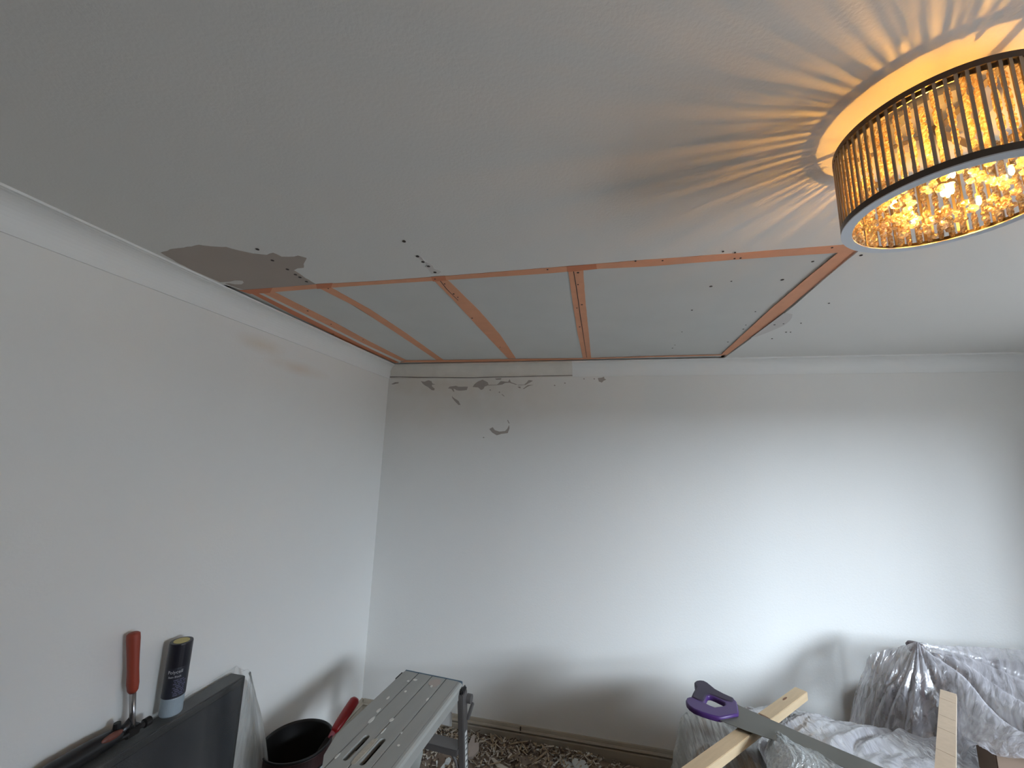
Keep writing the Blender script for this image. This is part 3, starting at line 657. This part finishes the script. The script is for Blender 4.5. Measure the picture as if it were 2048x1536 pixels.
# legs, far end (splayed) and near end
fR, fL = Vector((-.615, 2.13, 0)), Vector((-1.0, 2.13, 0))
tR, tL = Vector((-.640, 2.085, ZP - .03)), Vector((-.985, 2.085, ZP - .03))
for (t0, f0) in ((tR, fR), (tL, fL), (Vector((-.650, 1.47, ZP - .03)), Vector((-.625, 1.42, 0))), (Vector((-.90, 1.49, ZP - .03)), Vector((-.92, 1.44, 0)))):
    o = obj('leg', beam(bmesh.new(), t0, f0 + Vector((0, 0, .03)), .028, .055, up=(0, 1, 0), bev=.003), M_aludk, plat)
    obj('rubber_foot', beam(bmesh.new(), f0.lerp(t0, .05), f0 + Vector((0, 0, .001)), .034, .062, up=(0, 1, 0), bev=.004), M_black, o)
def onleg(z, a=tR, b=fR): return b.lerp(a, z / a.z)
zst = at(905, 1490, 'y', 2.10).z
sp, sq = onleg(zst), onleg(zst, tL, fL)
obj('step', B((sq.x, sp.y - .045, zst - .012), (sp.x - .012, sp.y + .03, zst + .016), .003), M_aludk, plat)
br = [onleg(zst - .012) + Vector((-.05, -.02, 0)), onleg(zst - .05) + Vector((-.028, -.02, 0)), onleg(zst - .11) + Vector((-.01, -.02, 0))]
obj('brace', tube(bmesh.new(), br, .008, 8), M_aludk, plat)
obj('hinge', tube(bmesh.new(), [onleg(ZP - .07) + Vector((.012, .03, 0)), onleg(ZP - .07) + Vector((.035, .03, 0))], .020, 16), M_aludk, plat)
hk = onleg(ZP - .13)
obj('catch', beam(bmesh.new(), hk + Vector((.018, .02, -.03)), hk + Vector((.030, .055, .03)), .012, .018, bev=.003), M_aludk, plat)
lz = onleg(ZP - .14)
stk = mat('sticker_white', (.55, .55, .53), .5)
st = obj('sticker', beam(bmesh.new(), onleg(.46) + Vector((.0155, -.0, 0)), onleg(.26) + Vector((.0155, 0, 0)), .002, .022, up=(0, 1, 0)), stk, plat, 'white warning sticker on the leg')
bm = bmesh.new()
for zz_ in (.44, .425, .41, .385, .36, .335, .31, .285):
    p = onleg(zz_) + Vector((.0168, 0, 0)); box(bm, p + Vector((-.0006, -.008, -.003)), p + Vector((.0004, .008, .003)))
obj('sticker_print', bm, M_black, st)
obj('back_label', B((-.745, 2.09, .47), (-.69, 2.094, .53)), stk, plat, 'white rating label')
plat.rotation_euler = (0, 0, RA)
# plaster splashes on the deck
def blob(cx, cy, rx, ry, m, ang=0., th=.0015, z=None):
    pts = []
    for k in range(14):
        a = 2 * math.pi * k / 14; r = 1 + .35 * noise.noise(Vector((cx * 50 + math.cos(a) * 1.5, cy * 50 + math.sin(a) * 1.5, 3)))
        x, y = rx * r * math.cos(a), ry * r * math.sin(a)
        pts.append((cx + x * math.cos(ang) - y * math.sin(ang), cy + x * math.sin(ang) + y * math.cos(ang)))
    return xf(plate_mesh('splash', [pts], th), Matrix.Translation((0, 0, (z or ZP) + th / 2)))
for (px, py, rx, ry) in ((743, 1440, .007, .022), (757, 1421, .006, .016), (783, 1440, .007, .013), (863, 1373, .006, .009), (803, 1466, .004, .006), (797, 1491, .005, .005), (855, 1399, .004, .012), (776, 1396, .004, .012), (811, 1383, .005, .007), (675, 1512, .004, .016), (830, 1360, .012, .008), (816, 1362, .006, .006), (880, 1352, .003, .010), (767, 1462, .0035, .016)):
    p = un(lay(px, py, ZP)); obj('splash', blob(p.x, p.y, rx, ry, None), M_spl, plat)
p = un(lay(729, 1502, ZP)); obj('splash', blob(p.x, p.y, .012, .075, None), M_dust, plat)
p = un(lay(870, 1366, ZP)); obj('splash', blob(p.x, p.y, .028, .035, None, th=.0008), mat('pinkish_smear', (.42, .36, .32), .8), plat)

# ------------------------------------------------------------------ rubble on the floor
M_scr = [mat('scrap_wood', (.36, .28, .19), .9, var=.3, vscale=30), mat('scrap_plaster', (.50, .44, .37), .9, var=.2, vscale=30), mat('scrap_pale', (.60, .60, .56), .9, var=.08, vscale=20), mat('scrap_dark', (.09, .06, .045), .9, var=.3, vscale=30)]
bms = [bmesh.new() for _ in range(4)]
for k in range(2600):
    x = rnd.uniform(-1.2, .33); y = D - .03 - abs(rnd.gauss(0, .17)) - .01
    if y < 1.9: continue
    if x > -.05 and rnd.random() < .5: continue
    hh = max(0, .062 - (D - y) * .10 - max(0, x + .1) * .08) + rnd.uniform(0, .018)
    i = rnd.choice((0, 0, 0, 1, 1, 3, 3, 3, 0, 1, 1, 2)) if rnd.random() < .9 else 3
    a = rnd.random() * 3.14; L_ = rnd.uniform(.008, .05) * rnd.random() + .006 + (rnd.uniform(.01, .05) if rnd.random() < .12 else 0)
    dz = rnd.uniform(-.3, .5)
    p = Vector((x, y, hh + .006)); q = p + Vector((math.cos(a) * L_, math.sin(a) * L_, dz * L_))
    q.y = min(q.y, D - .045); q.z = max(q.z, .004)
    beam(bms[i], p, q, rnd.uniform(.002, .010), rnd.uniform(.001, .004), up=(rnd.uniform(-.5, .5), rnd.uniform(-.5, .5), 1))
# low mound beneath
bm = bmesh.new(); nx, ny = 60, 22; g = [[None] * (ny + 1) for _ in range(nx + 1)]
for i in range(nx + 1):
    for j in range(ny + 1):
        x = -1.25 + 1.62 * i / nx; y = D - .04 - .75 * j / ny
        z = max(0, (.066 - (D - y) * .09) + .02 * noise.noise(Vector((x * 11, y * 11, 0))) - (.0 if x < .0 else x * .12)) * (1 if 0 < i < nx else 0)
        if j == ny: z = .0
        g[i][j] = bm.verts.new((x, y, z + .002))
for i in range(nx):
    for j in range(ny): bm.faces.new((g[i][j], g[i + 1][j], g[i + 1][j + 1], g[i][j + 1]))
rub = thing('rubble_heap', 'heap of broken plaster, lath splinters and dust along the back wall skirting', 'rubble', (-.45, 2.5, 0)); rub['kind'] = 'stuff'
obj('dust_mound', bm, M_floor, rub, kind='stuff', smooth=True)
for b_, nme, mm in zip(bms, ('splinters', 'plaster_bits', 'pale_chips', 'dark_bits'), M_scr): obj(nme, b_, mm, rub, kind='stuff')
def shard(name, pxs, z, tilt, th, m, label, cat):
    P = [at(x, y, 'z', z) for x, y in pxs]; cpt = sum(P, Vector()) / len(P)
    bm = bmesh.new(); T = []; Bt = []
    for p in P:
        q = p.copy(); q.z += (p.x - cpt.x) * tilt[0] + (p.y - cpt.y) * tilt[1]
        T.append(bm.verts.new(q)); Bt.append(bm.verts.new(q - Vector((0, 0, th))))
    n = len(P); bm.faces.new(T); bm.faces.new(Bt[::-1])
    for k in range(n): bm.faces.new((T[k], Bt[k], Bt[(k + 1) % n], T[(k + 1) % n]))
    bmesh.ops.recalc_face_normals(bm, faces=bm.faces)
    return obj(name, bm, m, None, label, cat)
M_brk = mat('plasterboard_scrap', (.52, .54, .52), .9, var=.06, vscale=15)
shard('plaster_fragment', [(1103, 1520), (1112, 1514), (1135, 1516), (1148, 1531), (1178, 1541), (1150, 1542), (1130, 1534)], .06, (0, .05), .009, M_brk, 'larger pale angular plasterboard scrap lying against the skirting board', 'plaster scrap')
shard('plaster_fragment', [(1144, 1524), (1149, 1517), (1170, 1522), (1176, 1531), (1179, 1541), (1150, 1534)], .072, (0, .1), .007, M_brk, 'pale plasterboard scrap overlapping the right end of a larger one by the skirting', 'plaster scrap')
shard('plaster_fragment', [(838, 1494), (846, 1502), (840, 1530), (836, 1545), (815, 1545), (812, 1528), (830, 1500)], .07, (.1, 0), .009, M_brk, 'pale plasterboard strip in the rubble, half under the work platform deck', 'plaster scrap')
shard('plaster_fragment', [(892, 1518), (898, 1514), (902, 1517), (897, 1525), (890, 1524)], .08, (0, 0), .012, M_brk, 'small white plaster lump in the rubble left of the platform leg', 'plaster scrap')
shard('plaster_fragment', [(874, 1545), (890, 1524), (889, 1545)], .07, (0, 0), .006, M_brk, 'white triangular plaster sliver in the rubble left of the platform leg', 'plaster scrap')
shard('plaster_fragment', [(927, 1512), (935, 1510), (937, 1530), (936, 1546), (929, 1546)], .07, (0, 0), .008, M_brk, 'narrow pale plaster strip just right of the platform leg', 'plaster scrap')
M_pk = mat('pinkish_plaster', (.40, .34, .30), .9, var=.12, vscale=20)
shard('plaster_fragment', [(928, 1494), (936, 1490), (942, 1481), (950, 1478), (949, 1488), (958, 1488), (958, 1498), (945, 1506), (929, 1506)], .085, (0, .35), .012, M_pk, 'pinkish torn plaster lump standing up right of the platform leg', 'plaster scrap')
shard('wood_fragment', [(981, 1516), (988, 1517), (1002, 1528), (1020, 1536), (1015, 1540), (995, 1533)], .07, (0, .1), .004, M_scr[1], 'long pale curled splinter in the middle of the rubble', 'splinter')
arc = [at(1087 + 15 * math.cos(t_) - 1, 1522 - 8 * math.sin(t_), 'y', 2.67) for t_ in [math.pi * i / 8 for i in range(9)]]
arc = arc[::-1]; arc.append(at(1100, 1534, 'y', 2.66))
obj('paper_curl', tube(bmesh.new(), arc, [(.012, .0018)] * len(arc), 8), mat('curl_cream', (.50, .45, .37), .8), None, 'cream curled paper strip by the skirting, left of the pale scraps', 'paper scrap')

# ------------------------------------------------------------------ covered furniture on the right
M_fab = mat('dark_brown_upholstery', (.055, .042, .04), .9, var=.2, vscale=20, bump=.3)
M_fab2 = mat('mauve_grey_upholstery', (.16, .14, .15), .9, var=.2, vscale=20, bump=.3)
M_card = mat('cardboard_brown', (.26, .17, .105), .85, var=.12, vscale=12, bump=.2)
sofa = thing('sofa', 'dark sofa hidden under crumpled plastic sheets by the back wall', 'sofa', (1.15, 2.0, 0))
obj('base', B((.64, 1.35, .08), (1.72, 2.16, .42), .03), M_fab, sofa)
obj('seat_cushion', B((.70, 1.36, .42), (1.66, 1.95, .60), .05), M_fab, sofa)
obj('backrest', B((.66, 1.92, .42), (1.70, 2.17, .655), .05), M_fab2, sofa)
for x in (.70, 1.66):
    for y in (1.42, 2.1): obj('leg', tube(bmesh.new(), [(x, y, 0), (x, y, .09)], [.018, .025], 10), M_black, sofa)
# carton at the left end
bx = thing('cardboard_box', 'brown cardboard box under clear plastic below the saw handle', 'box', (.50, 1.95, 0))
obj('body', B((.385, 1.82, 0), (.60, 2.16, .60), .004), M_card, bx)
obj('flap', beam(bmesh.new(), (.50, 1.80, .60), (.50, 1.70, .52), .20, .004), M_card, bx)
# tall chair
ch_ = thing('armchair', 'tall dark armchair hidden under a clear dust sheet at the right', 'armchair', (1.9, 2.45, 0))
obj('backrest', B((1.55, 2.54, .35), (2.45, 2.67, .84), .05), M_fab, ch_)
obj('seat', B((1.5, 2.40, .25), (2.45, 2.56, .50), .05), M_fab2, ch_)
obj('arm', B((1.42, 2.50, .25), (1.56, 2.67, .66), .04), M_fab, ch_)
obj('arm', B((2.36, 2.36, .25), (2.50, 2.62, .66), .04), M_fab, ch_)
kb = at(1830, 1291, 'y', 2.47)
obj('finial', lathe(bmesh.new(), [(.012, kb.z - .30), (.012, kb.z - .035), (.028, kb.z - .025), (.034, kb.z), (.026, kb.z + .012), (.002, kb.z + .016)], (kb.x, kb.y, 0), 20), mat('finial_plum', (.07, .04, .045), .5), ch_, 'dark plum knob poking up the sheet')
for x in (1.46, 2.4):
    for y in (2.45, 2.62): obj('leg', tube(bmesh.new(), [(x, y, 0), (x, y, .26)], [.016, .022], 10), M_black, ch_)

M_shA = plastic('dust_sheet_tall', (.70, .68, .72), .48, .32, .24, 7, (5, 1.3, 1), .6)
M_shB = plastic('dust_sheet_white', (.74, .73, .77),   .14, .52, .15, 10, (4, 2.0, 1), .8)
M_shC = plastic('dust_sheet_front', (.66, .70, .69), .30, .35, .24, 7, (3, 2, 1), .8)
M_shL = plastic('dust_sheet_left', (.55, .55, .51), .52, .25, .28, 5, (6, 1.2, 1), .6)
def c(*a): return [at(x, y, 'y', d) for x, y, d in a]
colsA = [c((1733, 1318, 2.50), (1722, 1350, 2.50), (1706, 1400, 2.50), (1690, 1470, 2.50), (1670, 1560, 2.50)),
         c((1740, 1309, 2.48), (1735, 1350, 2.46), (1722, 1400, 2.45), (1708, 1475, 2.44), (1690, 1570, 2.43)),
         c((1768, 1300, 2.47), (1756, 1350, 2.42), (1746, 1400, 2.40), (1733, 1480, 2.38), (1720, 1570, 2.36)),
         c((1805, 1291, 2.47), (1786, 1350, 2.38), (1776, 1400, 2.36), (1768, 1480, 2.34), (1760, 1570, 2.32)),
         c((1833, 1280, 2.44), (1828, 1350, 2.34), (1822, 1420, 2.30), (1815, 1490, 2.27), (1810, 1570, 2.25)),
         c((1862, 1288, 2.44), (1882, 1340, 2.34), (1888, 1400, 2.28), (1892, 1480, 2.24), (1895, 1560, 2.22)),
         c((1915, 1290, 2.48), (1940, 1350, 2.32), (1930, 1420, 2.14), (1925, 1470, 2.00), (1942, 1490, 1.93)),
         c((1985, 1294, 2.52), (2000, 1370, 2.32), (1998, 1440, 2.05), (1985, 1480, 1.92), (1990, 1508, 1.86)),
         c((2060, 1299, 2.52), (2080, 1385, 2.32), (2080, 1450, 2.02), (2070, 1490, 1.90), (2070, 1519, 1.84)),
         c((2240, 1312, 2.52), (2260, 1420, 2.32), (2260, 1500, 2.02), (2250, 1530, 1.90), (2250, 1560, 1.84))]
RG = [(.47, 0, .86, .52, .035, .022), (.48, 0, .98, .22, .018, .02), (.45, 0, .40, .9, .02, .02), (.44, 0, .28, .85, .02, .02), (.475, 0, .60, .85, .02, .025), (.43, 0, .14, .9, .018, .02), (.46, 0, .50, .7, .015, .02), (.49, 0, .99, .42, .015, .02)]
sheet('dust_sheet', colsA, 150, 90, M_shA, .009, (17, 1.3, .6), 11, 'translucent plastic dust sheet draped over the tall armchair, peaked at a knob', 'dust sheet', ridges=RG)
# back drop of the same furniture is hidden; white sheet over the sofa
def hB(x, y):
    k = .69 + .015 * math.sin(x * 7 + 1) + .02 * noise.noise(Vector((x * 4, y * 4, 1)))
    return k
colsB = []
for x, zb in ((.60, .66), (.72, .690), (.86, .700), (1.0, .690), (1.14, .680), (1.28, .675), (1.42, .67), (1.56, .665), (1.72, .66), (1.80, .60)):
    colsB.append([Vector((x, 2.28, .30)), Vector((x, 2.255, zb - .05)), Vector((x, 2.19, zb)), Vector((x, 2.05, zb + .012)), Vector((x, 1.9, zb + .02)), Vector((x, 1.7, zb + .01)), Vector((x, 1.5, zb + .01)), Vector((x, 1.36, zb - .05)), Vector((x, 1.30, .3))])
sheet('dust_sheet', colsB, 150, 130, M_shB, .024, (11, 2.5, 8), 3, 'white crumpled plastic dust sheet lying over the sofa', 'dust sheet')
colsL = []
for t_, x, zz_ in ((0, .30, .10), (1, .325, .40), (2, .365, .60), (3, .42, .640), (4, .52, .648), (5, .64, .665)):
    colsL.append([Vector((x, 2.24, zz_ - .25 if t_ > 1 else zz_ - .05)), Vector((x, 2.22, zz_ - .04)), Vector((x, 2.15, zz_ + .006)), Vector((x, 2.02, zz_)), Vector((x, 1.92, zz_ - .01)), Vector((x + .03, 1.84, max(.05, zz_ - .12))), Vector((x + .05, 1.80, max(.02, zz_ - .35)))])
sheet('dust_sheet', colsL, 70, 70, M_shL, .012, (7, 4, 4), 8, 'greyish clear plastic draped over the cardboard box below the saw handle', 'dust sheet')
colsC = [c((1530, 1492, 1.84), (1530, 1530, 1.78), (1534, 1600, 1.74)), c((1543, 1466, 1.86), (1548, 1520, 1.72), (1550, 1600, 1.66)),
         c((1556, 1458, 1.85), (1575, 1510, 1.70), (1580, 1600, 1.62)), c((1566, 1466, 1.84), (1600, 1515, 1.69), (1610, 1600, 1.60)),
         c((1602, 1486, 1.80), (1630, 1525, 1.68), (1650, 1600, 1.58)), c((1645, 1508, 1.74), (1665, 1545, 1.66), (1690, 1610, 1.56)), c((1692, 1538, 1.68), (1700, 1570, 1.63), (1720, 1620, 1.55))]
sheet('plastic_bag', colsC, 70, 50, M_shC, .008, (8, 5, 2), 21, 'crumpled milky plastic bunched up in front of the saw blade', 'plastic sheet')

# batten
M_pine = mat('pine', (.56, .42, .26), .6, var=.18, vscale=7, bump=.15, stretch=(9, 1, 9))
ZB = .765
e0 = (lay(1593, 1372, ZB) + lay(1612, 1385, ZB)) / 2; e1 = (lay(1400, 1512, ZB) + lay(1450, 1532, ZB)) / 2
e1 = lay(1411, 1516, ZB) + Vector((.004, 0, 0))
dB = (e0 - e1).normalized(); e1 = e0 - dB * 1.0
mid = e0.lerp(e1, .5)
bat = thing('batten', 'pale pine timber batten lying across the covered sofa beneath the saw', 'timber', mid)
bat.rotation_euler = (0, 0, math.atan2(dB.y, dB.x) - math.pi / 2)
bm = box(bmesh.new(), (-.024, -.5, -.034), (.024, .5, 0), .0015)
me = bpy.data.meshes.new('length'); bm.to_mesh(me); bm.free(); me.materials.append(M_pine)
o = bpy.data.objects.new('length', me); COL.objects.link(o); o.parent = bat
M_knot = mat('knot_brown', (.20, .10, .055), .7)
for (yy, xx, w_, h_) in ((.353, -.008, .004, .020), (.145, .0, .022, .005)):
    o = bpy.data.objects.new('knot', xf(plate_mesh('knot', [[(w_ * math.cos(a), h_ * math.sin(a)) for a in [k * math.pi / 6 for k in range(12)]]], .0008), Matrix.Translation((xx, yy, .0004)))); o.data.materials.append(M_knot); COL.objects.link(o); o.parent = bat

# saw: outline laid out on a plane just above the batten
ZS = .782
saw = thing('handsaw', 'handsaw with purple and black handle resting on the pine batten', 'saw', lay(1475, 1425, ZS))
M_saw = mat('saw_steel', (.15, .145, .125), .42, metal=.6, var=.08, vscale=8); M_pur = mat('purple_plastic', (.060, .022, .135), .4); M_purd = mat('dark_rubber', (.030, .019, .045), .55)
def splate(name, loops, th, z, m, bev=0, label=None):
    return obj(name, xf(plate_mesh(name, [[(lay(x, y, ZS).x, lay(x, y, ZS).y) for x, y in lp] for lp in loops], th, bev), Matrix.Translation((0, 0, z))), m, saw, label)
bl = [(1468, 1405), (1480, 1412), (1500, 1421), (1601.6, 1466), (1760, 1533), (1850, 1571)]
bl2 = [(1800, 1584), (1690, 1536), (1612, 1500), (1532, 1475), (1500, 1464), (1440, 1441)]
P1 = [lay(x, y, ZS) for x, y in bl]; P2 = [lay(x, y, ZS) for x, y in bl2]
teeth = []
for a, b in zip(P2, P2[1:]):
    n_ = max(1, int((b - a).length / .006)); nn = Vector((-(b - a).y, (b - a).x, 0)).normalized() * .0016
    for k in range(n_): teeth.append(a.lerp(b, k / n_)); teeth.append(a.lerp(b, (k + .5) / n_) + nn)
teeth.append(P2[-1])
obj('blade', xf(plate_mesh('blade', [[(p.x, p.y) for p in P1 + teeth]], .0014), Matrix.Translation((0, 0, ZS))), M_saw, saw)
K = lambda pts: [(1320 + x / 8.258, 1350 + y / 8.258) for x, y in pts]
hole_ = K([(790, 385), (835, 385), (900, 410), (1000, 460), (1065, 495), (1078, 530), (1060, 548), (980, 562), (905, 572), (840, 548), (740, 500), (765, 445)])
outl = K([(600, 240), (572, 200), (568, 165), (600, 138), (655, 130), (725, 138), (790, 172), (850, 222), (920, 280), (1060, 355), (1215, 425), (1268, 480), (1285, 540), (1300, 625), (1296, 688), (1150, 715), (1000, 745), (930, 730), (820, 700), (700, 662), (560, 605), (480, 550), (438, 500), (425, 458), (445, 415), (485, 402), (515, 400), (545, 330)])
splate('handle', [outl, hole_[::-1]], .020, ZS, M_pur, .005)
grip = K([(600, 240), (572, 200), (568, 165), (600, 138), (655, 130), (725, 138), (790, 172), (850, 222), (920, 280), (1060, 355), (1215, 425), (1235, 460), (1200, 500), (1090, 475), (1000, 440), (900, 395), (830, 372), (775, 385), (745, 440), (712, 490), (620, 460), (520, 410), (550, 330)])
splate('grip', [grip], .026, ZS, M_purd, .007, 'black rubber grip of the handle')
# light timber strip on the right
s0, s1 = lay(1896.5, 1383, .90), lay(1891, 1536, .87)
dS = (s0 - s1).normalized()
stp = thing('timber_strip', 'light brown flat timber strip pointing up the covered furniture at the right', 'timber', s0.lerp(s1, .5))
M_str = mat('light_board', (.52, .41, .30), .75, var=.10, vscale=30, bump=.3, stretch=(2, 2, 14))
wS = (lay(1912.6, 1385, .90) - lay(1880.5, 1380, .90)).length * .88
bm = bmesh.new(); prev = None; nS = 14; rg = []
for k in range(nS + 1):
    t_ = k / nS * 1.5; p = s0 - dS * ((s0 - s1).length * t_); p.z += .006 * math.sin(t_ * 2.2)
    sd = Vector((dS.y, -dS.x, 0)).normalized() * wS / 2
    rg.append([bm.verts.new(p - sd), bm.verts.new(p + sd), bm.verts.new(p + sd - Vector((0, 0, .012))), bm.verts.new(p - sd - Vector((0, 0, .012)))])
for a, b in zip(rg, rg[1:]):
    for k in range(4): bm.faces.new((a[k], a[(k + 1) % 4], b[(k + 1) % 4], b[k]))
bm.faces.new(rg[0][::-1]); bm.faces.new(rg[-1]); bmesh.ops.recalc_face_normals(bm, faces=bm.faces)
obj('length', bm, M_str, stp)
bm = bmesh.new()
for f_ in (.16, .42, .60, .86):
    p = s0.lerp(s1, f_) + Vector((0, 0, .006 * math.sin(f_ * 2.2) + .0002)); sd = Vector((dS.y, -dS.x, 0)).normalized() * wS * .48
    beam(bm, p - sd + dS * .004, p + sd - dS * .006, .0009, .0005)
obj('saw_mark', bm, mat('faint_mark', (.36, .27, .19), .8), stp)
# brown carton bottom right
q = at(1990, 1504, 'y', 1.90)
bx2 = thing('cardboard_box', 'brown cardboard box at the bottom right, below the hem of the tall dust sheet', 'box', (q.x + .2, 1.9, .70))
obj('body', B((q.x, 1.90, .70), (q.x + .40, 1.98, q.z), .003), mat('cardboard_dark', (.17, .115, .08), .85, var=.12, vscale=12), bx2)
obj('tape_strip', B((q.x + .15, 1.899, .72), (q.x + .20, 1.90, q.z - .01)), mat('parcel_tape', (.30, .20, .12), .3), bx2)
